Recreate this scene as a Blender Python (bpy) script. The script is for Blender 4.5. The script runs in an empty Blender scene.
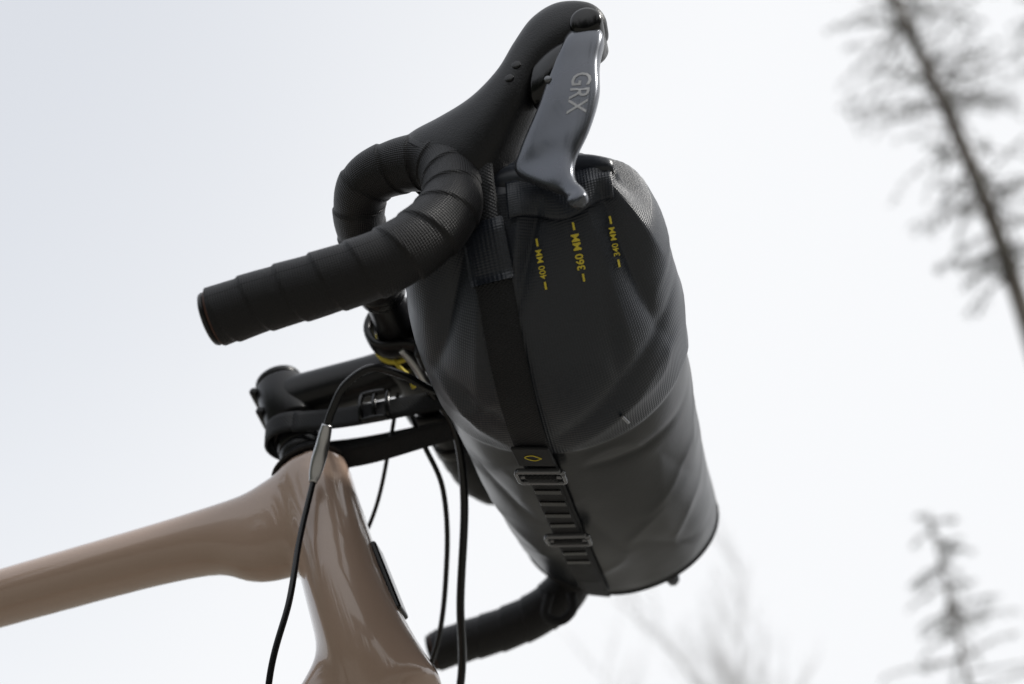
import bpy, bmesh, math, random
import numpy as np
from mathutils import Vector, Matrix, noise
from mathutils.bvhtree import BVHTree
random.seed(7); rng=np.random.default_rng(3)
scene=bpy.context.scene
scene.view_settings.view_transform='Standard'
try: scene.view_settings.look='None'
except Exception: pass
scene.view_settings.exposure=0

# ------------------------------------------------------------ helpers
def link(o,parent=None):
    scene.collection.objects.link(o)
    if parent: o.parent=parent
    return o
def empty(name):
    e=bpy.data.objects.new(name,None); e.empty_display_size=.05
    return link(e)
def mesh_obj(name,verts,faces,mat,parent=None,smooth=True,uvs=None):
    me=bpy.data.meshes.new(name)
    me.from_pydata([tuple(map(float,v)) for v in verts],[],[tuple(f) for f in faces]); me.update()
    if uvs is not None:
        lay=me.uv_layers.new(name='UVMap')
        for p in me.polygons:
            for k,li in enumerate(p.loop_indices):
                lay.data[li].uv=uvs[p.index][k]
    if smooth: me.polygons.foreach_set('use_smooth',[True]*len(me.polygons))
    if mat: me.materials.append(mat)
    return link(bpy.data.objects.new(name,me),parent)
def catmull(P,n):
    P=np.array(P,float); m=len(P)
    Q=np.vstack([2*P[0]-P[1],P,2*P[-1]-P[-2]])
    out=[]
    for i in range(m-1):
        p0,p1,p2,p3=Q[i:i+4]
        for k in range(n):
            t=k/n
            out.append(.5*((2*p1)+(-p0+p2)*t+(2*p0-5*p1+4*p2-p3)*t*t+(-p0+3*p1-3*p2+p3)*t**3))
    out.append(P[-1]); return np.array(out)
def sweep(name,pts,rad,mat,parent=None,n=24,step=.003,ridge=None,smooth=True,interp=True,exp=2.0,cap=True,flat=None,up0=None):
    """tube through pts; rad scalar, per-point list, or per-point (a,b)"""
    pts=np.array(pts,float)
    R=np.array([ (r,r) if np.isscalar(r) else r for r in (rad if not np.isscalar(rad) else [rad]*len(pts))],float)
    A=np.hstack([pts,R])
    D=catmull(A,24 if interp else 6) if len(pts)>2 else np.array([A[0]*(1-t)+A[1]*t for t in np.linspace(0,1,30)])
    s=np.concatenate([[0],np.cumsum(np.linalg.norm(np.diff(D[:,:3],axis=0),axis=1))])
    cnt=max(2,int(s[-1]/step)+1); ss=np.linspace(0,s[-1],cnt)
    E=np.stack([np.interp(ss,s,D[:,k]) for k in range(5)],1)
    P=E[:,:3]; T=np.gradient(P,axis=0); T/=np.linalg.norm(T,axis=1)[:,None]
    up=np.array(up0 if up0 is not None else (0,0,1.)); 
    if abs(up@T[0])>.9: up=np.array((0,1.,0))
    verts=[];uv=[]
    B=np.cross(T[0],up);B/=np.linalg.norm(B)
    for i in range(cnt):
        B=B-T[i]*(B@T[i]);B/=np.linalg.norm(B);N=np.cross(B,T[i])
        for k in range(n):
            th=2*math.pi*k/n;c,sn=math.cos(th),math.sin(th)
            a=math.copysign(abs(c)**(2/exp),c);b=math.copysign(abs(sn)**(2/exp),sn)
            dr=ridge(ss[i],k/n) if ridge else 0
            verts.append(P[i]+B*a*(E[i,3]+dr)+N*b*(E[i,4]+dr))
    faces=[];uvs=[];r0=float(R.mean())
    for i in range(cnt-1):
        for k in range(n):
            k2=(k+1)%n
            faces.append((i*n+k,i*n+k2,(i+1)*n+k2,(i+1)*n+k))
            v0=k/n*2*math.pi*r0;v1=(k+1)/n*2*math.pi*r0
            uvs.append([(ss[i],v0),(ss[i],v1),(ss[i+1],v1),(ss[i+1],v0)])
    if cap:
        faces.append(tuple(range(n))[::-1]);uvs.append([(0,0)]*n)
        faces.append(tuple((cnt-1)*n+k for k in range(n)));uvs.append([(0,0)]*n)
    return mesh_obj(name,verts,faces,mat,parent,smooth,uvs)
def loft(name,secs,mat,parent=None,n=32,sub=8,exp=2.3,mirror=False):
    """secs: (A,B,halfwidth): A,B 3D edge points, halfwidth along the normal of section"""
    arr=np.array([list(a)+list(b)+[h] for a,b,h in secs],float)
    D=catmull(arr,sub); verts=[]
    C=(D[:,:3]+D[:,3:6])/2; T=np.gradient(C,axis=0)
    for i,r in enumerate(D):
        a=(r[:3]-r[3:6])/2; t=T[i]/np.linalg.norm(T[i])
        w=np.cross(t,a); w/=np.linalg.norm(w)+1e-12
        for k in range(n):
            th=2*math.pi*k/n;c,s=math.cos(th),math.sin(th)
            verts.append(C[i]+a*math.copysign(abs(c)**(2/exp),c)+w*max(r[6],1e-4)*math.copysign(abs(s)**(2/exp),s))
    verts=np.array(verts)
    if mirror: verts[:,1]*=-1
    m=len(D);faces=[]
    for i in range(m-1):
        for k in range(n):
            k2=(k+1)%n;faces.append((i*n+k,i*n+k2,(i+1)*n+k2,(i+1)*n+k))
    faces.append(tuple(range(n))[::-1]);faces.append(tuple((m-1)*n+k for k in range(n)))
    if mirror: faces=[f[::-1] for f in faces]
    return mesh_obj(name,verts,faces,mat,parent)
def cyl(name,a,b,r,mat,parent=None,n=40,bev=.0012,r2=None):
    a=np.array(a,float);b=np.array(b,float);L=np.linalg.norm(b-a);t=(b-a)/L;r2=r2 or r
    up=np.array((0,0,1.)) if abs(t[2])<.9 else np.array((0,1.,0))
    B=np.cross(t,up);B/=np.linalg.norm(B);N=np.cross(B,t)
    prof=[(0,0),(0,r-bev),(bev*.3,r-bev*.3),(bev,r),(L-bev,r2),(L-bev*.3,r2-bev*.3),(L,r2-bev),(L,0)]
    v=[];f=[]
    for s,rr in prof:
        for k in range(n):
            th=2*math.pi*k/n; v.append(a+t*s+(B*math.cos(th)+N*math.sin(th))*max(rr,1e-5))
    for i in range(len(prof)-1):
        for k in range(n):
            k2=(k+1)%n;f.append((i*n+k,i*n+k2,(i+1)*n+k2,(i+1)*n+k))
    o=mesh_obj(name,v,f,mat,parent,True)
    md=o.modifiers.new('es','EDGE_SPLIT');md.split_angle=math.radians(50)
    return o
def box(name,c,ax,ay,az,size,mat,parent=None,bev=.0015):
    bm=bmesh.new();bmesh.ops.create_cube(bm,size=1)
    M=Matrix((Vector(ax).normalized(),Vector(ay).normalized(),Vector(az).normalized())).transposed()
    for v in bm.verts:
        v.co=M@Vector((v.co.x*size[0],v.co.y*size[1],v.co.z*size[2]))+Vector(c)
    me=bpy.data.meshes.new(name);bm.to_mesh(me);bm.free();me.materials.append(mat)
    me.polygons.foreach_set('use_smooth',[True]*len(me.polygons))
    o=link(bpy.data.objects.new(name,me),parent)
    b=o.modifiers.new('b','BEVEL');b.width=bev;b.segments=3;b.harden_normals=True
    return o

# ------------------------------------------------------------ materials
def mat(name,col,rough=.5,metal=0,spec=.5,coat=0,noise_scale=None,noise_amt=.15,bump=None,bump_scale=200,uvpat=None,rough_var=0):
    m=bpy.data.materials.new(name);m.use_nodes=True;nt=m.node_tree;N=nt.nodes;Lk=nt.links
    b=N['Principled BSDF'];b.inputs['Roughness'].default_value=rough;b.inputs['Metallic'].default_value=metal
    b.inputs['Specular IOR Level'].default_value=spec;b.inputs['Coat Weight'].default_value=coat
    b.inputs['Coat Roughness'].default_value=.05
    b.inputs['Base Color'].default_value=(*col,1)
    tc=N.new('ShaderNodeTexCoord')
    if noise_scale:
        nz=N.new('ShaderNodeTexNoise');nz.inputs['Scale'].default_value=noise_scale;nz.inputs['Detail'].default_value=2
        Lk.new(tc.outputs['Object'],nz.inputs['Vector'])
        mx=N.new('ShaderNodeMix');mx.data_type='RGBA'
        mx.inputs['A'].default_value=(*[c*(1-noise_amt) for c in col],1)
        mx.inputs['B'].default_value=(*[min(1,c*(1+noise_amt)) for c in col],1)
        Lk.new(nz.outputs['Fac'],mx.inputs['Factor']);Lk.new(mx.outputs['Result'],b.inputs['Base Color'])
        if rough_var:
            mr=N.new('ShaderNodeMapRange');mr.inputs['To Min'].default_value=rough-rough_var;mr.inputs['To Max'].default_value=rough+rough_var
            mr.inputs['From Min'].default_value=.3;mr.inputs['From Max'].default_value=.7
            Lk.new(nz.outputs['Fac'],mr.inputs['Value']);Lk.new(mr.outputs['Result'],b.inputs['Roughness'])
    last=None
    if bump:
        nb=N.new('ShaderNodeTexNoise');nb.inputs['Scale'].default_value=bump_scale;nb.inputs['Detail'].default_value=1
        Lk.new(tc.outputs['Object'],nb.inputs['Vector'])
        bp=N.new('ShaderNodeBump');bp.inputs['Strength'].default_value=bump;bp.inputs['Distance'].default_value=.001
        Lk.new(nb.outputs['Fac'],bp.inputs['Height']);last=bp
    if uvpat:
        pitch,dist,diag=uvpat
        sp=N.new('ShaderNodeSeparateXYZ');Lk.new(tc.outputs['UV'],sp.inputs[0])
        def M(op,a,bv=None):
            q=N.new('ShaderNodeMath');q.operation=op
            if isinstance(a,(int,float)): q.inputs[0].default_value=a
            else: Lk.new(a,q.inputs[0])
            if bv is not None:
                if isinstance(bv,(int,float)): q.inputs[1].default_value=bv
                else: Lk.new(bv,q.inputs[1])
            return q.outputs[0]
        k=2*math.pi/pitch
        if diag: a=M('ADD',sp.outputs[0],sp.outputs[1]);c=M('SUBTRACT',sp.outputs[0],sp.outputs[1])
        else: a=sp.outputs[0];c=sp.outputs[1]
        h=M('MULTIPLY',M('SINE',M('MULTIPLY',a,k)),M('SINE',M('MULTIPLY',c,k)))
        bp=N.new('ShaderNodeBump');bp.inputs['Strength'].default_value=1;bp.inputs['Distance'].default_value=dist
        Lk.new(h,bp.inputs['Height'])
        if last: Lk.new(last.outputs[0],bp.inputs['Normal'])
        last=bp
    if last: Lk.new(last.outputs[0],b.inputs['Normal'])
    return m
M_tape=mat('bar_tape',(.008,.008,.010),.44,spec=.42,uvpat=(.0028,.00020,True),noise_scale=30,noise_amt=.2)
M_rub=mat('hood_rubber',(.009,.0095,.0115),.38,spec=.40,bump=.3,bump_scale=1100,noise_scale=40,noise_amt=.15)
M_blk=mat('black_anodised',(.008,.008,.0095),.30,spec=.45,noise_scale=60,noise_amt=.15)
M_gloss=mat('black_gloss',(.005,.005,.006),.18,noise_scale=60)
M_lever=mat('lever_grey',(.135,.143,.163),.27,metal=.7,coat=.3,noise_scale=30,noise_amt=.06,rough_var=.03)
M_frame=mat('frame_paint',(.52,.375,.295),.24,coat=1.0,noise_scale=900,noise_amt=.04)
M_plug=mat('plug_rim',(.10,.045,.03),.5,noise_scale=200)
M_steel=mat('steel',(.6,.6,.61),.28,metal=1,noise_scale=80,noise_amt=.1)
M_hose=mat('hose',(.008,.008,.009),.25,noise_scale=80)
M_web=mat('webbing',(.013,.014,.017),.62,spec=.4,uvpat=(.0022,.00025,False),noise_scale=60,noise_amt=.25)
M_buckle=mat('buckle_grey',(.22,.225,.24),.25,metal=.6,spec=.6,noise_scale=90,noise_amt=.1)
M_yel=mat('print_yellow',(.85,.68,.06),.5,noise_scale=300,noise_amt=.1)
M_white=mat('print_grey',(.62,.63,.66),.5,noise_scale=300)
M_tyre=mat('tyre',(.02,.02,.02),.8,noise_scale=30)
M_bag=mat('bag_fabric',(.021,.026,.037),.34,spec=.6,uvpat=(.0036,.00012,True),noise_scale=14,noise_amt=.12,rough_var=.04)
M_bag2=mat('bag_panel',(.010,.012,.016),.33,spec=.45,noise_scale=20,noise_amt=.15,rough_var=.05,bump=.05,bump_scale=400)

# ------------------------------------------------------------ bag (cloth relaxation)
SEAM=-.082
bag=empty('handlebar_bag')
tab=np.array([# y, cx, cz, rx, rz, exp
 [ .200,.124,-.047,.082,.064,1.9],
 [ .150,.123,-.053,.082,.067,2.1],
 [ .080,.122,-.060,.081,.071,2.3],
 [ .000,.121,-.064,.082,.075,2.2],
 [-.080,.121,-.067,.083,.079,2.1],
 [-.125,.122,-.067,.083,.079,2.0],
 [-.160,.122,-.062,.080,.069,2.0],
 [-.185,.125,-.054,.071,.050,2.0],
 [-.202,.129,-.046,.058,.028,2.0],
 [-.212,.131,-.040,.050,.010,2.0]])
TT=catmull(tab,30)
bot=np.stack([TT[:,0],TT[:,2]-TT[:,4]],1)
arc=np.concatenate([[0],np.cumsum(np.linalg.norm(np.diff(bot,axis=0),axis=1))]);LEN=arc[-1]
Mr,Nr=180,240
sj=np.linspace(0,LEN,Mr+1)
S=np.stack([np.interp(sj,arc,TT[:,k]) for k in range(6)],1)
X=np.zeros((Mr+1,Nr,3));per=np.zeros(Mr+1)
for j in range(Mr+1):
    y,cx,cz,rx,rz,ex=S[j]
    tt=np.linspace(0,2*np.pi,721);c,s_=np.cos(tt),np.sin(tt)
    px=cx+rx*np.sign(c)*np.abs(c)**(2/ex);pz=cz+rz*np.sign(s_)*np.abs(s_)**(2/ex)
    a=np.concatenate([[0],np.cumsum(np.hypot(np.diff(px),np.diff(pz)))])
    per[j]=a[-1];ai=np.arange(Nr)/Nr*a[-1]
    X[j,:,0]=np.interp(ai,a,px);X[j,:,2]=np.interp(ai,a,pz);X[j,:,1]=y
TGT=X.copy()
ycol=S[:,0]
Ls=LEN/Mr;Lc=.500/Nr
u_cl=np.clip((-.10-ycol)/.10,0,1)
Lcj=(per*(1+.13*u_cl)/Nr)[:,None]
for j in range(Mr+1):
    amp=.0022*u_cl[j]+.0003
    for i in range(Nr):
        p=X[j,i];nn=noise.noise(Vector((p[0]*26,p[1]*8,p[2]*26)))
        X[j,i,2]+=amp*nn*2;X[j,i,0]+=amp*nn;X[j,i,1]-=amp*nn*1.5
W=np.ones((Mr+1,Nr,1));W[0]=0;W[-1]=0
Lsj=(Ls*np.ones(Mr))[:,None]
kpull=(.010+.05*(1-u_cl))[:,None,None]
V=np.zeros_like(X)
def con(A,B,L,kt,kc,wA,wB):
    d=B-A;l=np.linalg.norm(d,axis=-1,keepdims=True)+1e-9
    e=(l-L)/l;k=np.where(e>0,kt,kc);w=wA+wB+1e-9
    g=d*(e*k/w);return A+g*wA,B-g*wB
cen=np.stack([S[:,1],S[:,0],S[:,2]],1)[:,None,:]
def lap4(X,k):
    l=(np.roll(X,k,1)+np.roll(X,-k,1))/2-X
    m=np.zeros_like(X);m[k:-k]=(X[2*k:]+X[:-2*k])/2-X[k:-k]
    return l,m
for it in range(170):
    Xp=X.copy()
    du=np.roll(X,-1,1)-np.roll(X,1,1);dv=np.gradient(X,axis=0)
    nrm=np.cross(du,dv);nl=np.linalg.norm(nrm,axis=-1,keepdims=True)+1e-12;nrm/=nl
    nrm*=np.sign(((X-cen)*nrm).sum(-1).mean())
    X=X+W*(V*.9+nrm*.00003)
    for par in (0,1):
        ie=np.arange(par,Nr,2);io=(ie+1)%Nr
        a,b=con(X[:,ie],X[:,io],Lcj[:,None,:],.95,.7,W[:,ie],W[:,io]);X[:,ie]=a;X[:,io]=b
        je=np.arange(par,Mr,2);jo=je+1
        a,b=con(X[je],X[jo],Lsj[je][:,None,:],.95,.6,W[je],W[jo]);X[je]=a;X[jo]=b
    for k,am in ((1,.15),(3,.05)):
        l,m=lap4(X,k);X+=W*(l*am+m*am)
    X+=W*kpull*(TGT-X)
    V=np.clip(X-Xp,-.0015,.0015)
for _ in range(5):
    l,m=lap4(X,1);X+=W*(l+m)*.25
du=np.roll(X,-1,1)-np.roll(X,1,1);dv=np.gradient(X,axis=0);nrm=np.cross(du,dv);nrm/=np.linalg.norm(nrm,axis=-1,keepdims=True)+1e-12
if ((X-cen)*nrm).sum(-1).mean()<0: nrm*=-1
# creases on the underside: (x, distance from closure)
creases=[((.099,.0),(.052,.050),-.0075,.0048),((.099,.0),(.046,.085),.0062,.0062),((.096,.01),(.052,.125),-.0062,.0052),((.100,.03),(.072,.16),.0034,.007),
 ((.138,.0),(.112,.070),-.0055,.0042),((.126,.0),(.106,.090),.0044,.0056),
 ((.176,.0),(.197,.050),-.0068,.0048),((.174,.0),(.198,.09),.0056,.0062),((.168,.0),(.193,.135),-.0054,.0055),((.16,.005),(.172,.12),.0030,.007),
 ((.147,.0),(.150,.055),.0020,.006),((.165,.03),(.160,.15),-.0020,.006),
 ((.050,.12),(.088,.170),.0034,.0065),((.060,.120),(.095,.150),-.0030,.0055),((.12,.160),(.20,.115),-.0038,.0048),((.125,.172),(.19,.140),.0024,.007),
 ((.13,.205),(.195,.215),-.0016,.006),((.115,.275),(.135,.355),-.0008,.008),((.15,.345),(.19,.415),-.0010,.007),((.16,.305),(.20,.265),.0009,.007),
 ((.045,.285),(.075,.375),.0016,.007),((.05,.22),(.08,.29),-.0018,.006),((.175,.23),(.20,.33),-.0014,.007)]
for j in range(Mr+1):
    f=np.clip(min((ycol[j]+.20)/.04,(.2-ycol[j])/.02),0,1)
    fe=np.clip((ycol[j]+.212)/.006,0,1)*np.clip((.2-ycol[j])/.02,0,1);dcl=LEN-sj[j]
    step=.0016 if ycol[j]<SEAM else 0
    body=1 if ycol[j]<SEAM else .6
    for i in range(Nr):
        p=X[j,i]
        q=Vector((p[0]*16+p[1]*9,p[1]*13-p[0]*8,p[2]*16))
        h=1-abs(noise.noise(q))*2
        h2=noise.noise(Vector((p[0]*40,p[1]*12,p[2]*40+5)))
        dd=f*body*(.0013*(h**3 if h>0 else 0)+.0006*h2)+step
        if p[2]<cen[j,0,2]+.02:
            for (a,b,amp,wd) in creases:
                ax_,ay_=a;bx_,by_=b;L2=(bx_-ax_)**2+(by_-ay_)**2
                t=((p[0]-ax_)*(bx_-ax_)+(dcl-ay_)*(by_-ay_))/L2
                tw=t*.8+.12
                if 0<tw<1:
                    tc_=min(1,max(0,t));dx=p[0]-(ax_+(bx_-ax_)*tc_);dy=dcl-(ay_+(by_-ay_)*tc_)
                    d2=(dx*dx+dy*dy)/(wd*wd)
                    if d2<14: dd+=fe*amp*math.exp(-d2**.60)*math.sin(math.pi*tw)**.8
        X[j,i]+=nrm[j,i]*dd
l,m=lap4(X,1);X+=W*(l+m)*.15
verts=X.reshape(-1,3).tolist();faces=[];uvs=[];mi=[]
for j in range(Mr):
    for i in range(Nr):
        i2=(i+1)%Nr
        faces.append((j*Nr+i,(j+1)*Nr+i,(j+1)*Nr+i2,j*Nr+i2))
        u0,u1=i*Lc,(i+1)*Lc;v0,v1=sj[j],sj[j+1]
        uvs.append([(u0,v0),(u0,v1),(u1,v1),(u1,v0)])
        mi.append(1 if (ycol[j]>SEAM) else 0)
base=len(verts);rings=[(.2045,.978),(.2065,.93),(.2065,.5),(.206,.05)]
for q,(yy,sc) in enumerate(rings):
    c0=X[0].mean(axis=0)
    for i in range(Nr):
        p=c0+(X[0,i]-c0)*sc;p[1]=yy;verts.append(p.tolist())
    off=base+q*Nr;po=0 if q==0 else base+(q-1)*Nr
    for i in range(Nr):
        i2=(i+1)%Nr;faces.append((po+i,po+i2,off+i2,off+i));uvs.append([(0,0),(.003,0),(.003,.003),(0,.003)]);mi.append(1)
faces.append(tuple(base+3*Nr+i for i in range(Nr)));uvs.append([(0,0)]*Nr);mi.append(1)
faces.append(tuple(Mr*Nr+i for i in range(Nr))[::-1]);uvs.append([(0,0)]*Nr);mi.append(0)
bagb=mesh_obj('bag_body',verts,faces,M_bag,bag,True,uvs)
bagb.data.materials.append(M_bag2)
bagb.data.polygons.foreach_set('material_index',mi)
bm=bmesh.new();bm.from_mesh(bagb.data);bmesh.ops.recalc_face_normals(bm,faces=bm.faces);bm.to_mesh(bagb.data)
bvh=BVHTree.FromBMesh(bm);bm.free()

def under(x,y):
    h=bvh.ray_cast(Vector((x,y,-.6)),Vector((0,0,1)))
    if h[0] is None: return None
    return h[0],h[1]
def ribbon(name,path,w,t,mat_,parent):
    pts=[Vector(p) for p,_ in path];v=[];f=[];uv=[];s=0
    n=len(pts);dist=[0]
    for i in range(1,n): dist.append(dist[-1]+(pts[i]-pts[i-1]).length)
    for i in range(n):
        T=(pts[min(i+1,n-1)]-pts[max(i-1,0)]).normalized();N=Vector(path[i][1]);N=(N-T*N.dot(T)).normalized();B=T.cross(N)
        for a,b in ((-1,0),(-.92,1),(-.5,1.08),(0,1.1),(.5,1.08),(.92,1),(1,0)): v.append(pts[i]+B*a*w/2+N*b*t)
    for i in range(n-1):
        for k in range(6):
            f.append((i*7+k,i*7+k+1,(i+1)*7+k+1,(i+1)*7+k))
            uv.append([(dist[i],k*w/6),(dist[i],(k+1)*w/6),(dist[i+1],(k+1)*w/6),(dist[i+1],k*w/6)])
        f.append((i*7,i*7+6,(i+1)*7+6,(i+1)*7));uv.append([(0,0)]*4)
    for e in (0,n-1):
        f.append(tuple(e*7+k for k in range(7)));uv.append([(0,0)]*7)
    return mesh_obj(name,v,f,mat_,parent,True,uv)
def strap_path(xs,ys,off=.0006,win=.009):
    out=[]
    for x,y in zip(xs,ys):
        hs=[under(x+dx,y) for dx in (-win,-win/2,0,win/2,win)];hs=[h for h in hs if h]
        if not hs: continue
        z=sum(sorted(h[0].z for h in hs)[:2])/min(2,len(hs))
        nn=sum((h[1] for h in hs),Vector((0,0,0))).normalized()
        if nn.z>0: nn=-nn
        out.append([Vector((x,y,z)),nn])
    z=[p[0].z for p in out]
    for _ in range(8): z=[z[0]]+[min(z[i],(z[i-1]+z[i+1])/2*.6+z[i]*.4) for i in range(1,len(z)-1)]+[z[-1]]
    for p,q in zip(out,z): p[0].z=q;p[0]+=p[1]*off
    nn=[p[1].copy() for p in out]
    for i in range(len(out)):
        a=Vector((0,0,0))
        for k in range(max(0,i-5),min(len(out),i+6)): a+=nn[k]
        out[i][1]=a.normalized()
    return out
ys=np.linspace(.192,-.209,130);xs=np.interp(ys,[-.216,-.19,-.12,.19],[.100,.1025,.102,.1])
sp=strap_path(xs,ys,.0012)
ribbon('compression_strap',sp,.0225,.0016,M_web,bag)
sp2=[(p+n*.0022,n) for p,n in sp if -.07<p.y<.14]
ribbon('ladder_strap',sp2,.019,.0014,M_web,bag)
# sewn fabric sleeve where the strap leaves the roll
spk=[(p+n*.0012,n) for p,n in sp if p.z>-.102 and p.y<-.15]
if len(spk)>3: ribbon('strap_sleeve',spk,.0265,.0016,M_bag,bag)
def at(y):
    return min(sp,key=lambda q:abs(q[0].y-y))
def ring_path(p,n,w,h,r,up=.003):
    T=Vector((0,1,0));T=(T-n*n.y).normalized();B=T.cross(n);c=p+n*up;pts=[]
    for (a,b) in ((-w,-h),(w,-h),(w,h),(-w,h)):
        for k in range(5):
            ang={(-1,-1):math.pi,(1,-1):-math.pi/2,(1,1):0,(-1,1):math.pi/2}[(int(math.copysign(1,a)),int(math.copysign(1,b)))]+k/4*math.pi/2
            pts.append(c+B*((abs(a)-r)*math.copysign(1,a)+r*math.cos(ang))+T*((abs(b)-r)*math.copysign(1,b)+r*math.sin(ang)))
    pts.append(pts[0]);return pts,B,T,c
def buckle(y,nm):
    p,n=at(y)
    pts,B,T,c=ring_path(p,n,.0150,.0078,.003,.0050)
    sweep(nm+'_frame',[tuple(q) for q in pts],[(.0019,.0014)]*len(pts),M_buckle,bag,n=12,step=.001,exp=3)
    sweep(nm+'_bar',[tuple(c-B*.0135),tuple(c),tuple(c+B*.0135)],.0015,M_buckle,bag,n=10,step=.002)
    box(nm+'_plate',c-T*.0045-n*.001,B,T,n,(.024,.006,.002),M_gloss,bag,.0008)
    ribbon(nm+'_web_loop',[(c+T*a-n*.0005+n*b,n) for a,b in ((.0085,-.002),(.006,.0005),(.002,.0018),(-.001,.0018),(-.003,-.001))],.0205,.0012,M_web,bag)
buckle(-.062,'upper_buckle');buckle(.043,'lower_buckle')
for k,y in enumerate((-.038,-.019,.000,.018,.070,.09)):
    p,n=at(y);T=Vector((0,1,0));T=(T-n*n.y).normalized();B=T.cross(n)
    box('rung_%d'%k,p+n*.0042,B,T,n,(.0175,.0060,.0012),M_gloss,bag,.0005)
p,n=at(-.091);T=Vector((0,1,0));T=(T-n*n.y).normalized();B=T.cross(n)
box('strap_end_fold',p+n*.0030,B,T,n,(.0235,.024,.0022),M_web,bag,.0009)
dm=[p+n*.0043+B*(a*.0052)+T*(b*.0034) for a,b in ((-1,.2),(0,-1),(1,-.2),(0,1),(-1,.2))]
sweep('strap_logo',[tuple(q) for q in dm],.00035,M_yel,bag,n=6,step=.001,interp=False)
def spiral(name,x0,x1,c,mat_,parent):
    prof=[]
    for k in range(90):
        a=k/89*2.2*2*math.pi;r=.0035+.0060*k/89
        prof.append((c[1]+math.cos(a)*r*.8,c[2]+math.sin(a)*r*1.3))
    xs_=np.linspace(x0,x1,30);v=[];f=[]
    for x in xs_:
        e=abs((x-(x0+x1)/2)/((x1-x0)/2))
        wob=.0017*math.sin(x*130)
        for (y,z) in prof: v.append((x,(y-c[1])*(1-.5*e**3)+c[1]+wob*.5,(z-c[2])*(1-.5*e**3)+c[2]+wob-.004*e**4))
    m=len(prof)
    for i in range(29):
        for k in range(m-1): f.append((i*m+k,i*m+k+1,(i+1)*m+k+1,(i+1)*m+k))
    o=mesh_obj(name,v,f,mat_,parent)
    so=o.modifiers.new('s','SOLIDIFY');so.thickness=.0012
    return o
spiral('roll_closure',.083,.180,(0,-.212,-.036),M_bag,bag)
# fabric tongue folded down from the roll
Dn=Vector((-.1,.76,.64)).normalized();gv=[];gf=[];guv=[]
nu,nv=14,40
for a in range(nu+1):
    for b_ in range(nv+1):
        s=b_/nv;x=.116+.062*s
        low=-.066-.005*math.sin(s*math.pi)+.003*math.sin(s*9)
        z=-.038+(low+.038)*a/nu
        st0=Vector((x,-.21,z))-Dn*.15;h=bvh.ray_cast(st0,Dn)
        lift=.0016+.0016*math.sin(a/nu*math.pi*.9)+.0008*math.sin(s*17+a*.2)
        gv.append((h[0] if h[0] else Vector((x,-.212,z)))-Dn*lift)
for a in range(nu):
    for b_ in range(nv):
        o_=a*(nv+1)+b_;gf.append((o_,o_+1,o_+nv+2,o_+nv+1))
        guv.append([(b_*.0016,a*.002),((b_+1)*.0016,a*.002),((b_+1)*.0016,(a+1)*.002),(b_*.0016,(a+1)*.002)])
fo=mesh_obj('fold_over_flap',gv,gf,M_bag,bag,True,guv);so_=fo.modifiers.new('s','SOLIDIFY');so_.thickness=.0010
p0=sp[-1]
rollp=[(Vector((.100,-.2215,-.047)),Vector((0,-.8,-.6))),(Vector((.100,-.2240,-.034)),Vector((0,-1,0))),(Vector((.100,-.217,-.021)),Vector((0,-.6,.8))),(Vector((.100,-.195,-.009)),Vector((0,-.3,1))),(Vector((.100,-.15,.012)),Vector((0,0,1))),(Vector((.1,-.1,.016)),Vector((0,0,1)))]
ribbon('roll_strap',[(p0[0],p0[1])]+rollp,.0225,.0016,M_web,bag)
def seam(name,y,mat_,r=.0011,a0=0,a1=1):
    j=int(np.argmin(np.abs(ycol-y)));ids=[int(k)%Nr for k in np.linspace(a0*Nr,a1*Nr,120)]
    c=X[j].mean(axis=0)
    pts=[tuple(X[j,i]+(X[j,i]-c)/np.linalg.norm(X[j,i]-c)*.0001) for i in ids]
    sweep(name,pts,r,mat_,bag,n=8,step=.003)
seam('end_binding',.199,M_blk,.0016)
hq=bvh.ray_cast(Vector((.160,-.100,-.6)),Vector((0,0,1)))
if hq[0]:
    n=hq[1];n=-n if n.z>0 else n;T=Vector((.3,1,0)).normalized();T=(T-n*n.dot(T)).normalized()
    box('reflective_tab',hq[0]+n*.0008,T.cross(n),T,n,(.0022,.016,.0016),M_buckle,bag,.0006)
sweep('end_loop',[(.060,.196,-.105),(.055,.200,-.121),(.066,.204,-.126),(.078,.2,-.119),(.078,.196,-.107)],(.0040),M_web,bag,n=10)
def text_verts(txt,size,bold=0):
    cu=bpy.data.curves.new('t','FONT');cu.body=txt;cu.size=size;cu.align_x='CENTER';cu.align_y='CENTER';cu.offset=bold;cu.resolution_u=3
    o=bpy.data.objects.new('t',cu);scene.collection.objects.link(o);bpy.context.view_layer.update()
    me=bpy.data.meshes.new_from_object(o.evaluated_get(bpy.context.evaluated_depsgraph_get()))
    v=[tuple(x.co) for x in me.vertices];f=[tuple(p.vertices) for p in me.polygons]
    bpy.data.objects.remove(o);return v,f
def decal(name,vf,org,U,Vv,D,tree,mat_,parent,off=.0005):
    U=Vector(U).normalized();D=Vector(D).normalized();Vv=Vector(Vv);Vv=(Vv-U*Vv.dot(U)).normalized();out=[]
    for a in vf[0]:
        s=Vector(org)+U*a[0]+Vv*a[1]-D*.2
        h=tree.ray_cast(s,D)
        if h[0] is None: out.append(Vector(org)+U*a[0]+Vv*a[1]);continue
        out.append(h[0]-D*off)
    return mesh_obj(name,out,vf[1],mat_,parent,False)
def rect(x0,x1,y0,y1): return ([(x0,y0,0),(x1,y0,0),(x1,y1,0),(x0,y1,0)],[(0,1,2,3)])
D=(-.1,.76,.64);U=(-.02,-.62,.78)
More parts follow.
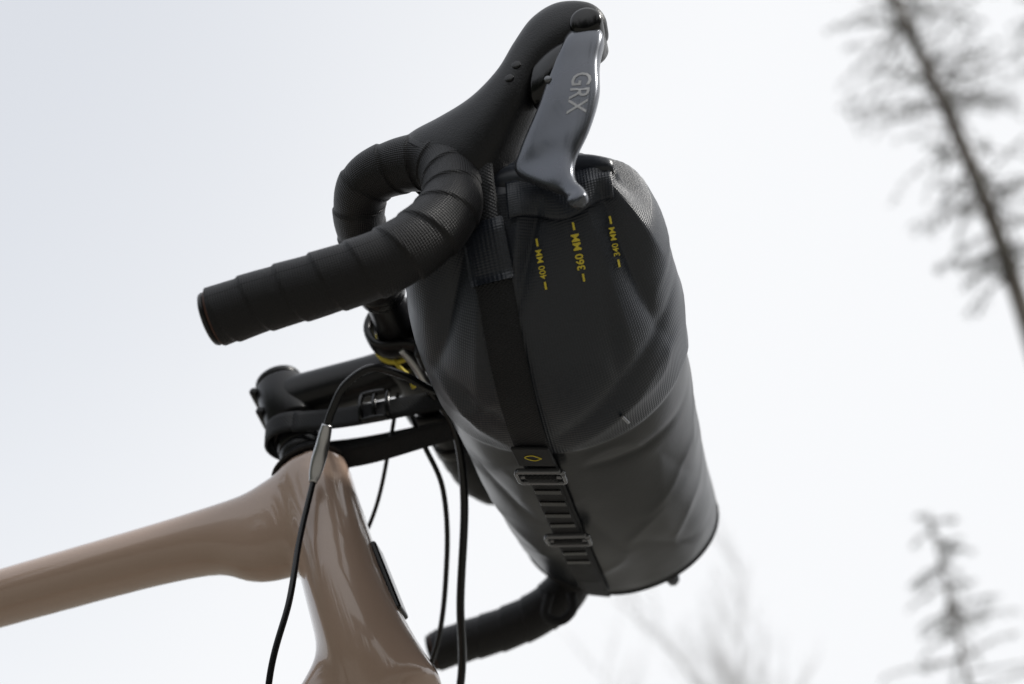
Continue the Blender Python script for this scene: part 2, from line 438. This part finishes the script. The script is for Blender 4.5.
for nm,o,sz,bo in (('400 MM',(.130,-.19,-.087),.0052,.00005),('360 MM',(.152,-.19,-.083),.0064,.00015),('340 MM',(.1735,-.19,-.080),.0052,.00005)):
    decal('size_mark',text_verts(nm,sz,bo),o,U,(-1,0,0),D,bvh,M_yel,bag,.0014)
    L2=sz*1.9
    decal('size_dash',rect(-L2-.0050,-L2-.0005,-.0006,.0006),o,U,(-1,0,0),D,bvh,M_yel,bag,.0014)
    decal('size_dash',rect(L2+.0005,L2+.0050,-.0006,.0006),o,U,(-1,0,0),D,bvh,M_yel,bag,.0034)

# ------------------------------------------------------------ bicycle
bike=empty('bicycle')
pitch=.0205
def ridge(s,k):
    ph=((s/pitch)+k+.04*math.sin(s*37))%1.0
    r=.0011*(1-ph)-.0005
    if ph<.06: r-=.0011*(1-ph/.06)
    return r
Rp=[(-.047,-.236,-.1225),(-.02,-.236,-.117),(.015,-.235,-.111),(.048,-.232,-.101),(.072,-.228,-.083),(.085,-.222,-.058),(.084,-.216,-.030),(.073,-.210,-.009),(.048,-.204,.001),(.024,-.194,.002),(.012,-.170,-.002),(.008,-.135,-.005),(.005,-.100,-.006)]
Rr=[.0168,.0172,.0180,.0187,.0188,.0185,.0181,.0178,.0172,.0168,.0166,.0163,.016]
for sgn,tag in ((1,'drive'),(-1,'off')):
    P=[(x,y*sgn,z) for x,y,z in Rp]
    sweep('bar_tape_'+tag,P,Rr,M_tape,bike,n=56,step=.0007,ridge=(lambda s,k:ridge(s,k)) if sgn==1 else (lambda s,k:ridge(s,-k)))
    e=np.array(P[0]);d_=e-np.array(P[1]);d_/=np.linalg.norm(d_)
    cyl('bar_plug_rim_'+tag,e-d_*.0005,e+d_*.0014,.0163,M_plug,bike)
    cyl('bar_plug_'+tag,e+d_*.0010,e+d_*.0050,.0155,M_blk,bike,bev=.002)
    sweep('bar_top_'+tag,[(.0055,-.104*sgn,-.006),(.003,-.06*sgn,-.003),(0,-.035*sgn,0),(0,0,0)],[.0135,.0142,.0158,.0158],M_blk,bike,n=40)
    cyl('tape_finish_'+tag,(.0055,-.104*sgn,-.006),(.005,-.094*sgn,-.0055),.0164,M_hose,bike)
Hs=[((.050,-.203,.0125),(.096,-.212,-.038),.0190),
    ((.051,-.203,.0145),(.099,-.212,-.041),.0208),
    ((.0525,-.203,.0155),(.1005,-.212,-.0415),.0213),
    ((.062,-.206,.0190),(.105,-.214,-.041),.0208),
    ((.080,-.210,.022),(.111,-.217,-.036),.0203),
    ((.104,-.218,.026),(.122,-.222,-.022),.0188),
    ((.122,-.224,.038),(.135,-.228,-.002),.0170),
    ((.133,-.228,.056),(.147,-.231,.018),.0158),
    ((.145,-.232,.072),(.164,-.234,.031),.0154),
    ((.161,-.234,.079),(.180,-.236,.038),.0146),
    ((.179,-.236,.071),(.189,-.237,.047),.0122),
    ((.187,-.2365,.061),(.190,-.2368,.056),.004)]
Ls_=[((.184,-.240,.046),(.164,-.240,.040),.0075),
     ((.187,-.243,.033),(.161,-.243,.030),.0075),
     ((.182,-.243,.012),(.153,-.240,.016),.0070),
     ((.179,-.242,-.013),(.143,-.236,-.008),.0060),
     ((.171,-.240,-.036),(.129,-.228,-.032),.0052),
     ((.162,-.237,-.052),(.125,-.224,-.045),.0046),
     ((.159,-.236,-.063),(.139,-.229,-.064),.0044),
     ((.160,-.236,-.072),(.150,-.232,-.075),.0042),
     ((.164,-.238,-.081),(.154,-.234,-.082),.0040),
     ((.165,-.239,-.088),(.154,-.236,-.088),.0040),
     ((.162,-.239,-.092),(.157,-.237,-.092),.0028)]
for mr,tag in ((False,'drive'),(True,'off')):
    s_=-1 if not mr else 1
    hd=loft('brake_hood_'+tag,Hs,M_rub,bike,n=48,sub=8,exp=2.35,mirror=mr)
    lv=loft('brake_lever_'+tag,Ls_,M_lever,bike,n=40,sub=10,exp=2.9,mirror=mr)
    cyl('lever_pivot_'+tag,(.178,s_*.2185,.050),(.178,s_*.2525,.044),.0100,M_gloss,bike,bev=.003)
    cyl('pivot_pin_'+tag,(.151,s_*.222,.010),(.151,s_*.2455,.006),.0022,M_buckle,bike,bev=.0005)
    if not mr:
        bmx=bmesh.new();bmx.from_mesh(lv.data);tl=BVHTree.FromBMesh(bmx);bmx.free()
        bmx=bmesh.new();bmx.from_mesh(hd.data);th_=BVHTree.FromBMesh(bmx);bmx.free()
        decal('lever_print',text_verts('GRX',.0165,.0001),(.1675,-.24,-.006),(-.20,.0,-.97),(1,0,-.2),(-.05,.72,.68),tl,M_white,bike,.0004)
        for c_ in ((.133,-.24,.028),(.128,-.24,.018)):
            h=th_.ray_cast(Vector(c_)-Vector((0,.8,.6))*.1,Vector((0,.8,.6)))
            if h[0]:
                a=h[0];cyl('hood_screw',a-h[1]*.002,a+h[1]*.0007,.0028,M_gloss,bike,bev=.0004)
    loft('lever_body_'+tag,[((.150,-.231,.045),(.140,-.231,.000),.011),((.165,-.235,.044),(.150,-.234,.0),.012),((.180,-.238,.044),(.163,-.238,.010),.010)],M_gloss,bike,mirror=mr)
st=np.array((-.099,0,-.015));upv=np.array((-.325,0,.946))
cyl('handlebar_clamp',(0,-.023,0),(0,.023,0),.0205,M_blk,bike,bev=.003)
loft('stem',[((.0,0,.017),(.0,0,-.017),.0205),((-.03,0,.013),(-.028,0,-.020),.0165),((-.065,0,.009),(-.06,0,-.024),.0165),((-.10,0,.004),(-.094,0,-.032),.019)],M_blk,bike,exp=2.6)
cyl('stem_steerer_clamp',st-upv*.021,st+upv*.019,.0195,M_blk,bike,bev=.002)
cyl('top_cap',st+upv*.0195,st+upv*.026,.0180,M_blk,bike,bev=.002)
cyl('cap_bolt',st+upv*.0255,st+upv*.0275,.004,M_steel,bike)
for k in range(2):
    cyl('stem_bolt_%d'%k,tuple(st-upv*(.010-.02*k)+np.array((-.0195,-.012,0))),tuple(st-upv*(.010-.02*k)+np.array((-.0215,.012,0))),.0034,M_blk,bike)
d0=.0215
for k,(hgt,r) in enumerate(((.011,.0174),(.011,.0174),(.007,.0174))):
    cyl('spacer_%d'%k,st-upv*d0,st-upv*(d0+hgt),r,M_blk,bike,bev=.0008);d0+=hgt+.0008
ht0=st-upv*(d0+.012)
cyl('headset_cover',ht0+upv*.0122,ht0-upv*.0005,.0185,M_blk,bike,r2=.0280,bev=.0015)
ax=np.array((.34,0,-.94));ax/=np.linalg.norm(ax);fw=np.array((.94,0,.34))
hb=ht0+ax*.200
fr=[]
fr.append(sweep('f1',[tuple(ht0-ax*0),tuple(ht0+ax*.05-fw*.002),tuple(ht0+ax*.11-fw*.005),tuple(ht0+ax*.16-fw*.005),tuple(hb)],[(.0285,.0295),(.0270,.034),(.028,.042),(.031,.043),(.033,.037)],M_frame,None,n=40))
fr.append(sweep('f2',[tuple(ht0+ax*.034),(-.108,0,-.123),(-.16,0,-.1235),(-.31,0,-.143),(-.64,0,-.19)],[(.022,.040),(.022,.038),(.0215,.0235),(.0215,.0198),(.019,.018)],M_frame,None,n=40,exp=2.5))
fr.append(sweep('f3',[tuple(ht0+ax*.155),(-.064,0,-.287),(-.20,0,-.45),(-.52,0,-.75)],[(.026,.034),(.027,.034),(.026,.032),(.03,.03)],M_frame,None,n=40,exp=2.4))
fr.append(sweep('f4',[(-.65,0,-.12),(-.60,0,-.42),(-.53,0,-.75)],[.018,.018,.024],M_frame,None,n=30))
for s_ in (-1,1):
    fr.append(sweep('f5',[(-.54,s_*.02,-.75),(-.70,s_*.05,-.70),(-.95,s_*.065,-.65)],[.014,.010,.009],M_frame,None,n=16))
    fr.append(sweep('f6',[(-.64,s_*.01,-.22),(-.74,s_*.045,-.38),(-.95,s_*.065,-.64)],[.010,.008,.008],M_frame,None,n=16))
    fr.append(sweep('f7',[(hb[0]-.01,s_*.02,hb[2]-.02),(hb[0]+.02,s_*.045,hb[2]-.07),(hb[0]+.10,s_*.055,-.655)],[(.017,.02),(.013,.02),(.009,.010)],M_frame,None,n=20))
fr.append(sweep('f8',[(hb[0]+.0,-.03,hb[2]-.022),(hb[0],0,hb[2]-.018),(hb[0],.03,hb[2]-.022)],[.018,.026,.018],M_frame,None,n=24))
bpy.ops.object.select_all(action='DESELECT')
for o in fr: o.select_set(True)
bpy.context.view_layer.objects.active=fr[0];bpy.ops.object.join()
F=fr[0];F.name='frame';F.parent=bike
r=F.modifiers.new('r','REMESH');r.mode='VOXEL';r.voxel_size=.0034;r.use_smooth_shade=True
s=F.modifiers.new('s','SMOOTH');s.factor=.6;s.iterations=34
cyl('seatpost',(-.652,0,-.11),(-.69,0,.10),.0136,M_blk,bike)
loft('saddle',[((-.82,-.07,.115),(-.82,.07,.115),.015),((-.74,-.062,.118),(-.74,.062,.118),.016),((-.66,-.025,.122),(-.66,.025,.122),.016),((-.56,-.014,.118),(-.56,.014,.118),.014)],M_gloss,bike)
dg=bpy.context.evaluated_depsgraph_get()
fbv=BVHTree.FromObject(F.evaluated_get(dg),dg)
bcx=Vector(tuple(ht0+ax*.112+fw*.20));h=fbv.ray_cast(bcx,-Vector(tuple(fw)).normalized())
bc=(h[0] if h[0] else Vector(tuple(ht0+ax*.112+fw*.03)))
box('head_badge',tuple(bc+Vector(tuple(fw))*.0008),(0,1,0),ax,(.94,0,.34),(.020,.056,.0048),M_gloss,bike,.0020)
def wheel(cx,nm):
    def tor(name,R,r,m):
        pts=[(cx+R*math.cos(a),0,-.655+R*math.sin(a)) for a in np.linspace(0,2*math.pi,73)]
        sweep(name,pts,r,m,bike,n=16,step=.012,cap=False,up0=(0,1,0))
    tor(nm+'_tyre',.325,.020,M_tyre);tor(nm+'_rim',.300,.012,M_blk)
    cyl(nm+'_hub',(cx,-.05,-.655),(cx,.05,-.655),.018,M_blk,bike)
    for k in range(24):
        a=k/24*2*math.pi;sy=.025 if k%2 else -.025
        sweep(nm+'_spoke_%d'%k,[(cx+.018*math.cos(a+.6),sy,-.655+.018*math.sin(a+.6)),(cx+.295*math.cos(a),0,-.655+.295*math.sin(a))],.001,M_steel,bike,n=6,step=.3)
wheel(float(hb[0]+.10),'front_wheel');wheel(-.95,'rear_wheel')
sweep('crank',[(-.53,-.07,-.75),(-.45,-.085,-.90)],.012,M_gloss,bike)
cyl('chainring',(-.53,-.055,-.75),(-.53,-.059,-.75),.085,M_gloss,bike)
sweep('brake_hose_a',[(-.080,-.040,-.345),(-.0775,-.051,-.258),(-.067,-.052,-.205),(-.0655,-.044,-.158),(-.059,-.041,-.112)],.0021,M_hose,bike,n=12)
sweep('barrel_adjuster',[(-.0595,-.041,-.114),(-.057,-.0425,-.105),(-.050,-.050,-.088),(-.0455,-.056,-.079)],[.0028,.0048,.0048,.0034],M_steel,bike,n=20,step=.001,ridge=lambda s,k:.0002*math.sin(s*6000))
sweep('brake_hose_b',[(-.0455,-.056,-.079),(-.040,-.061,-.070),(-.029,-.068,-.057),(-.010,-.070,-.048),(.009,-.062,-.052),(.028,-.040,-.055),(.045,-.02,-.045)],.0029,M_hose,bike,n=12)
sweep('brake_hose_c',[(.010,-.045,-.020),(.019,-.024,-.041),(.032,-.003,-.065),(.030,.027,-.105),(.015,.069,-.162),(.005,.104,-.209),(-.02,.12,-.29)],.0030,M_hose,bike,n=12)
sweep('hose_ferrule',[(.006,-.052,-.022),(.014,-.040,-.030),(.021,-.024,-.044)],[.003,.0040,.0038],M_steel,bike,n=16)
sweep('shift_cable_a',[(-.004,0,-.035),(.002,.023,-.056),(.010,.045,-.083),(.004,.076,-.124),(-.016,.114,-.177),(-.05,.12,-.23)],.0020,M_hose,bike,n=12)
sweep('shift_cable_b',[(-.010,-.005,-.025),(-.022,.016,-.051),(-.042,.044,-.092),(-.07,.05,-.15)],.0016,M_hose,bike,n=12)
for s_ in (-1,1):
    y=s_*.050
    pts=[(.045,y,-.045),(.03,y,-.030),(.012,y,-.021),(-.010,y,-.017),(-.0185,y,.0),(-.010,y,.017),(.012,y,.018),(.035,y,.010),(.055,y,.0)]
    sweep('mount_hook',pts,[(.0085,.0032)]*len(pts),M_blk,bag,n=20,exp=3,up0=(0,0,1))
    box('mount_block',(.034,y,-.018),(1,0,0),(0,1,0),(0,0,1),(.034,.024,.040),M_blk,bag,.005)
sweep('mount_rail',[(.040,-.10,-.03),(.038,0,-.03),(.040,.10,-.03)],.007,M_blk,bag,n=16)
def band(name,P,w,t,up,m):
    ribbon(name,[(Vector(p),Vector(up)) for p in P],w,t,m,bag)
sc=st-upv*.030
for k,sy in enumerate((-1,1)):
    y=sy*.019
    C_=catmull([(.05,y*1.0,-.048),(.02,y,-.048),(-.04,y*1.05,-.050),(sc[0]+.005,y*1.1,sc[2]-.004)],10)
    band('stabiliser_strap_%d'%k,C_,.017,.0018,(0,sy,0.0),M_web)
cir=[(sc[0]+.0215*math.cos(a)-.0,.0215*math.sin(a),sc[2]-.003) for a in np.linspace(.9,2*math.pi-.9,24)]
ribbon('stabiliser_loop',[(Vector(p),Vector((p[0]-sc[0],p[1],0))) for p in cir],.017,.0018,M_web,bag)
C_=catmull([(.05,-.004,-.062),(.01,.0,-.064),(-.03,.003,-.068),(-.062,.002,-.070)],10)
band('lower_strap',C_,.016,.002,(0,-.6,-.8),M_web)
bx=(-.022,-.023,-.046)
for dx in (-.010,0.0,.010):
    sweep('strap_buckle_bar',[(bx[0]+dx,bx[1],bx[2]-.011),(bx[0]+dx,bx[1]-.003,bx[2]),(bx[0]+dx,bx[1],bx[2]+.011)],.002,M_gloss,bag,n=10)
for dz in (-.011,.011):
    sweep('strap_buckle_side',[(bx[0]-.010,bx[1],bx[2]+dz),(bx[0],bx[1]-.001,bx[2]+dz),(bx[0]+.010,bx[1],bx[2]+dz)],.002,M_gloss,bag,n=10)
def cordring(c,R,axis,nm):
    ay=Vector(axis).normalized();B=ay.orthogonal().normalized();N=ay.cross(B)
    sweep(nm,[tuple(Vector(c)+B*R*math.cos(a)+N*R*math.sin(a)) for a in np.linspace(0,2*math.pi,25)],.0018,M_yel,bag,n=10)
cordring((.0,-.036,0),.0190,(0.15,1,.1),'yellow_cord')
sweep('yellow_cord_tail',[(-.004,-.036,-.018),(-.001,-.030,-.022),(.004,-.022,-.026),(.006,-.02,-.034)],.0016,M_yel,bag,n=10)

# ------------------------------------------------------------ setting
M_ground=mat('ground',(.17,.162,.14),.95,noise_scale=3,noise_amt=.35,bump=.8,bump_scale=40)
n=60;v=[];f=[]
R_=[0,.5,1,2,3,5,8,12,18,26,40,70,120,220,500,1200]
for r in R_:
    for k in range(n):
        a=2*math.pi*k/n;x,y=r*math.cos(a),r*math.sin(a)
        hh=(.12*noise.noise(Vector((x*.3,y*.3,0)))+.6*noise.noise(Vector((x*.03,y*.03,3))))*min(1,max(0,(r-3)/8))
        v.append((x,y,-1.0+hh))
for i in range(len(R_)-1):
    for k in range(n):
        k2=(k+1)%n;f.append((i*n+k,(i+1)*n+k,(i+1)*n+k2,i*n+k2))
mesh_obj('ground',v,f,M_ground)
def add_tube(v,f,a,b,ra,rb,n=6):
    a=Vector(a);b=Vector(b);t=(b-a).normalized();B=t.orthogonal().normalized();N=t.cross(B);o=len(v)
    for p,r in ((a,ra),(b,rb)):
        for k in range(n):
            th=2*math.pi*k/n;v.append(p+B*r*math.cos(th)+N*r*math.sin(th))
    for k in range(n):
        k2=(k+1)%n;f.append((o+k,o+k2,o+n+k2,o+n+k))
M_bark=mat('bark',(.15,.13,.11),.9,noise_scale=6,noise_amt=.4)
M_needle=mat('needles',(.10,.105,.085),.9,noise_scale=2,noise_amt=.4)
M_forest=mat('forest_foliage',(.045,.055,.035),.95,noise_scale=.6,noise_amt=.5)
M_twig=mat('twig',(.26,.24,.22),.9,noise_scale=3,noise_amt=.3)
def spruce(x,y,h,r0,z_first,blen,dens=1.0,seed=1,lean=0,leaf=.05,nb=9):
    rd=random.Random(seed);v=[];f=[];mi=[]
    N=24
    def tr(z): return Vector((x+lean*(z+1)+.10*math.sin(z*.5+seed),y+.08*math.sin(z*.4),z))
    for i in range(N):
        z0=-1.1+(h+.1)*i/N;z1=-1.1+(h+.1)*(i+1)/N
        add_tube(v,f,tr(z0),tr(z1),r0*(1-i/N)**.8+.01,r0*(1-(i+1)/N)**.8+.01,10)
    while len(mi)<len(f): mi.append(0)
    z=z_first
    while z<h-1.0:
        u=(z-z_first)/(h-1-z_first)
        clump=.35+1.3*max(0,noise.noise(Vector((z*.55,seed*3.1,0)))+.35)
        for k in range(int(nb*rd.uniform(.4,1.0)*clump)+1):
            a=rd.uniform(0,2*math.pi);L=blen*(1-u)**.7*rd.uniform(.35,1.1)*(.4+min(1,u*3)*.6)+.15
            p=tr(z+rd.uniform(-.25,.25));d=Vector((math.cos(a),math.sin(a),rd.uniform(-.25,.15)))
            seg=6;q=p
            for s in range(seg):
                d2=(d+Vector((rd.uniform(-.15,.15),rd.uniform(-.15,.15),-.12*s/seg))).normalized()
                q2=q+d2*L/seg;add_tube(v,f,q,q2,.016*(1-s/seg)+.003,.016*(1-(s+1)/seg)+.003,3)
                while len(mi)<len(f): mi.append(0)
                for t in range(int(8*dens*(.3+s/seg))):
                    c=q.lerp(q2,rd.random());e=Vector((rd.uniform(-1,1),rd.uniform(-1,1),rd.uniform(-1.3,.3))).normalized()*leaf*rd.uniform(1.5,4)
                    w=e.orthogonal().normalized()*leaf*rd.uniform(.2,.5);o=len(v)
                    v+= [c-w,c+w,c+e+w*.4,c+e-w*.4];f.append((o,o+1,o+2,o+3));mi.append(1)
                q=q2;d=d2
        z+=rd.uniform(.25,.5)
    o=mesh_obj('spruce_tree',v,f,M_bark,None,False);o.data.materials.append(M_needle)
    o.data.polygons.foreach_set('material_index',mi)
spruce(4.66,14,26,.17,10.6,2.0,1.2,seed=2,lean=.006,leaf=.040,nb=11)
spruce(7.35,14.5,22,.2,9,1.8,1.7,seed=5,lean=.005,leaf=.045,nb=10)
spruce(3.10,15.5,8.8,.05,1.5,2.2,1.1,seed=9,lean=-.004,leaf=.032,nb=8)
# unseen ring of conifers, added to darken reflections and undersides: one mesh
rd=random.Random(21);v=[];f=[]
for k in range(330):
    a=rd.uniform(0,2*math.pi);behind=math.sin(a)<.15
    r=rd.uniform(26,44) if behind else rd.uniform(70,95)
    H=rd.uniform(13,20) if behind else rd.uniform(9,15)
    if not behind and rd.random()<.3: continue
    x,y=r*math.cos(a),r*math.sin(a);w0=H*rd.uniform(.13,.19)
    add_tube(v,f,(x,y,-1.2),(x,y,H*.5),.18,.1,5)
    for t in range(7):
        z0=-.2+H*t/7.5;rr=w0*(1-t/7.6)+.2;o=len(v);m=13
        for q in range(m):
            th=2*math.pi*q/m;r2=rr*rd.uniform(.62,1.15);v.append((x+r2*math.cos(th),y+r2*math.sin(th),z0+rd.uniform(-.4,.3)))
        v.append((x,y,z0+H/7.5*1.7))
        for q in range(m): f.append((o+q,o+(q+1)%m,o+m))
mesh_obj('unseen_forest',v,f,M_forest,None,False)
def bare(x,y,h,seed):
    rd=random.Random(seed);v=[];f=[]
    def grow(p,d,L,r,lv):
        q=p;seg=5
        for s in range(seg):
            d=(d+Vector((rd.uniform(-.12,.12),rd.uniform(-.12,.12),rd.uniform(-.02,.10)))).normalized()
            q2=q+d*L/seg;add_tube(v,f,q,q2,r*(1-s/seg*.6),r*(1-(s+1)/seg*.6),4)
            if lv<3 and (lv>0 or s>1):
                for _ in range(2):
                    a=rd.uniform(0,6.283);e=(d*.9+Vector((math.cos(a),math.sin(a),.2))*rd.uniform(.4,.9)).normalized()
                    grow(q2,e,L*rd.uniform(.3,.45),r*.42,lv+1)
            q=q2
    grow(Vector((x,y,-1.2)),Vector((0,0,1)),h,h*.006,0)
    mesh_obj('bare_tree',v,f,M_twig,None,False)
bare(-1.2,36,11.0,1);bare(1.6,36,12.6,7);bare(3.6,37,12.5,3);bare(-3.2,36,11.6,5)

# ------------------------------------------------------------ light
w=bpy.data.worlds.new('World');scene.world=w;w.use_nodes=True;nt=w.node_tree;N=nt.nodes;Lk=nt.links
bg=N['Background'];bg.inputs['Strength'].default_value=.15
sky=N.new('ShaderNodeTexSky');sky.sky_type='NISHITA';sky.sun_disc=False
SE,SR=math.radians(42),math.radians(95)
sky.sun_elevation=SE;sky.sun_rotation=SR;sky.dust_density=3;sky.air_density=1.2
tc=N.new('ShaderNodeTexCoord')
sp_=N.new('ShaderNodeSeparateXYZ');Lk.new(tc.outputs['Generated'],sp_.inputs[0])
nz=N.new('ShaderNodeTexNoise');nz.inputs['Scale'].default_value=1.1;nz.inputs['Detail'].default_value=2;Lk.new(tc.outputs['Generated'],nz.inputs['Vector'])
def Mt(op,a,b):
    q=N.new('ShaderNodeMath');q.operation=op
    for i,x in enumerate((a,b)):
        if isinstance(x,(int,float)): q.inputs[i].default_value=x
        else: Lk.new(x,q.inputs[i])
    return q.outputs[0]
t=Mt('ADD',Mt('MULTIPLY',sp_.outputs[0],.75),Mt('MULTIPLY',sp_.outputs[2],-.75))
t=Mt('ADD',t,Mt('MULTIPLY',nz.outputs['Fac'],.30))
mr=N.new('ShaderNodeMapRange');Lk.new(t,mr.inputs['Value'])
mr.inputs['From Min'].default_value=-.82;mr.inputs['From Max'].default_value=-.34;mr.inputs['To Min'].default_value=.70;mr.inputs['To Max'].default_value=.99;mr.interpolation_type='SMOOTHSTEP'
mx=N.new('ShaderNodeMix');mx.data_type='RGBA';mx.inputs['B'].default_value=(6.35,6.42,6.55,1)
Lk.new(mr.outputs['Result'],mx.inputs['Factor']);Lk.new(sky.outputs[0],mx.inputs['A']);Lk.new(mx.outputs['Result'],bg.inputs['Color'])
sl=bpy.data.lights.new('sun','SUN');sl.energy=3.0;sl.angle=math.radians(10);sl.color=(1,.97,.92)
so=link(bpy.data.objects.new('sun',sl))
sd=Vector((math.sin(SR)*math.cos(SE),math.cos(SR)*math.cos(SE),math.sin(SE)))
so.rotation_euler=sd.to_track_quat('Z','Y').to_euler();so.location=(0,0,5)

# ------------------------------------------------------------ camera
cd=bpy.data.cameras.new('camera');co=link(bpy.data.objects.new('camera',cd));scene.camera=co
R2=Vector((.9763,.2097,-.0536));U2=Vector((.1690,-.5843,.7938));dv_=Vector((-.1351,.7840,.6058))
co.matrix_world=Matrix(((R2.x,U2.x,-dv_.x,.204),(R2.y,U2.y,-dv_.y,-.737),(R2.z,U2.z,-dv_.z,-.562),(0,0,0,1)))
cd.sensor_width=36;cd.lens=1255*36/1024;cd.clip_start=.01;cd.clip_end=3000
cd.dof.use_dof=True;cd.dof.focus_distance=.77;cd.dof.aperture_fstop=4.4
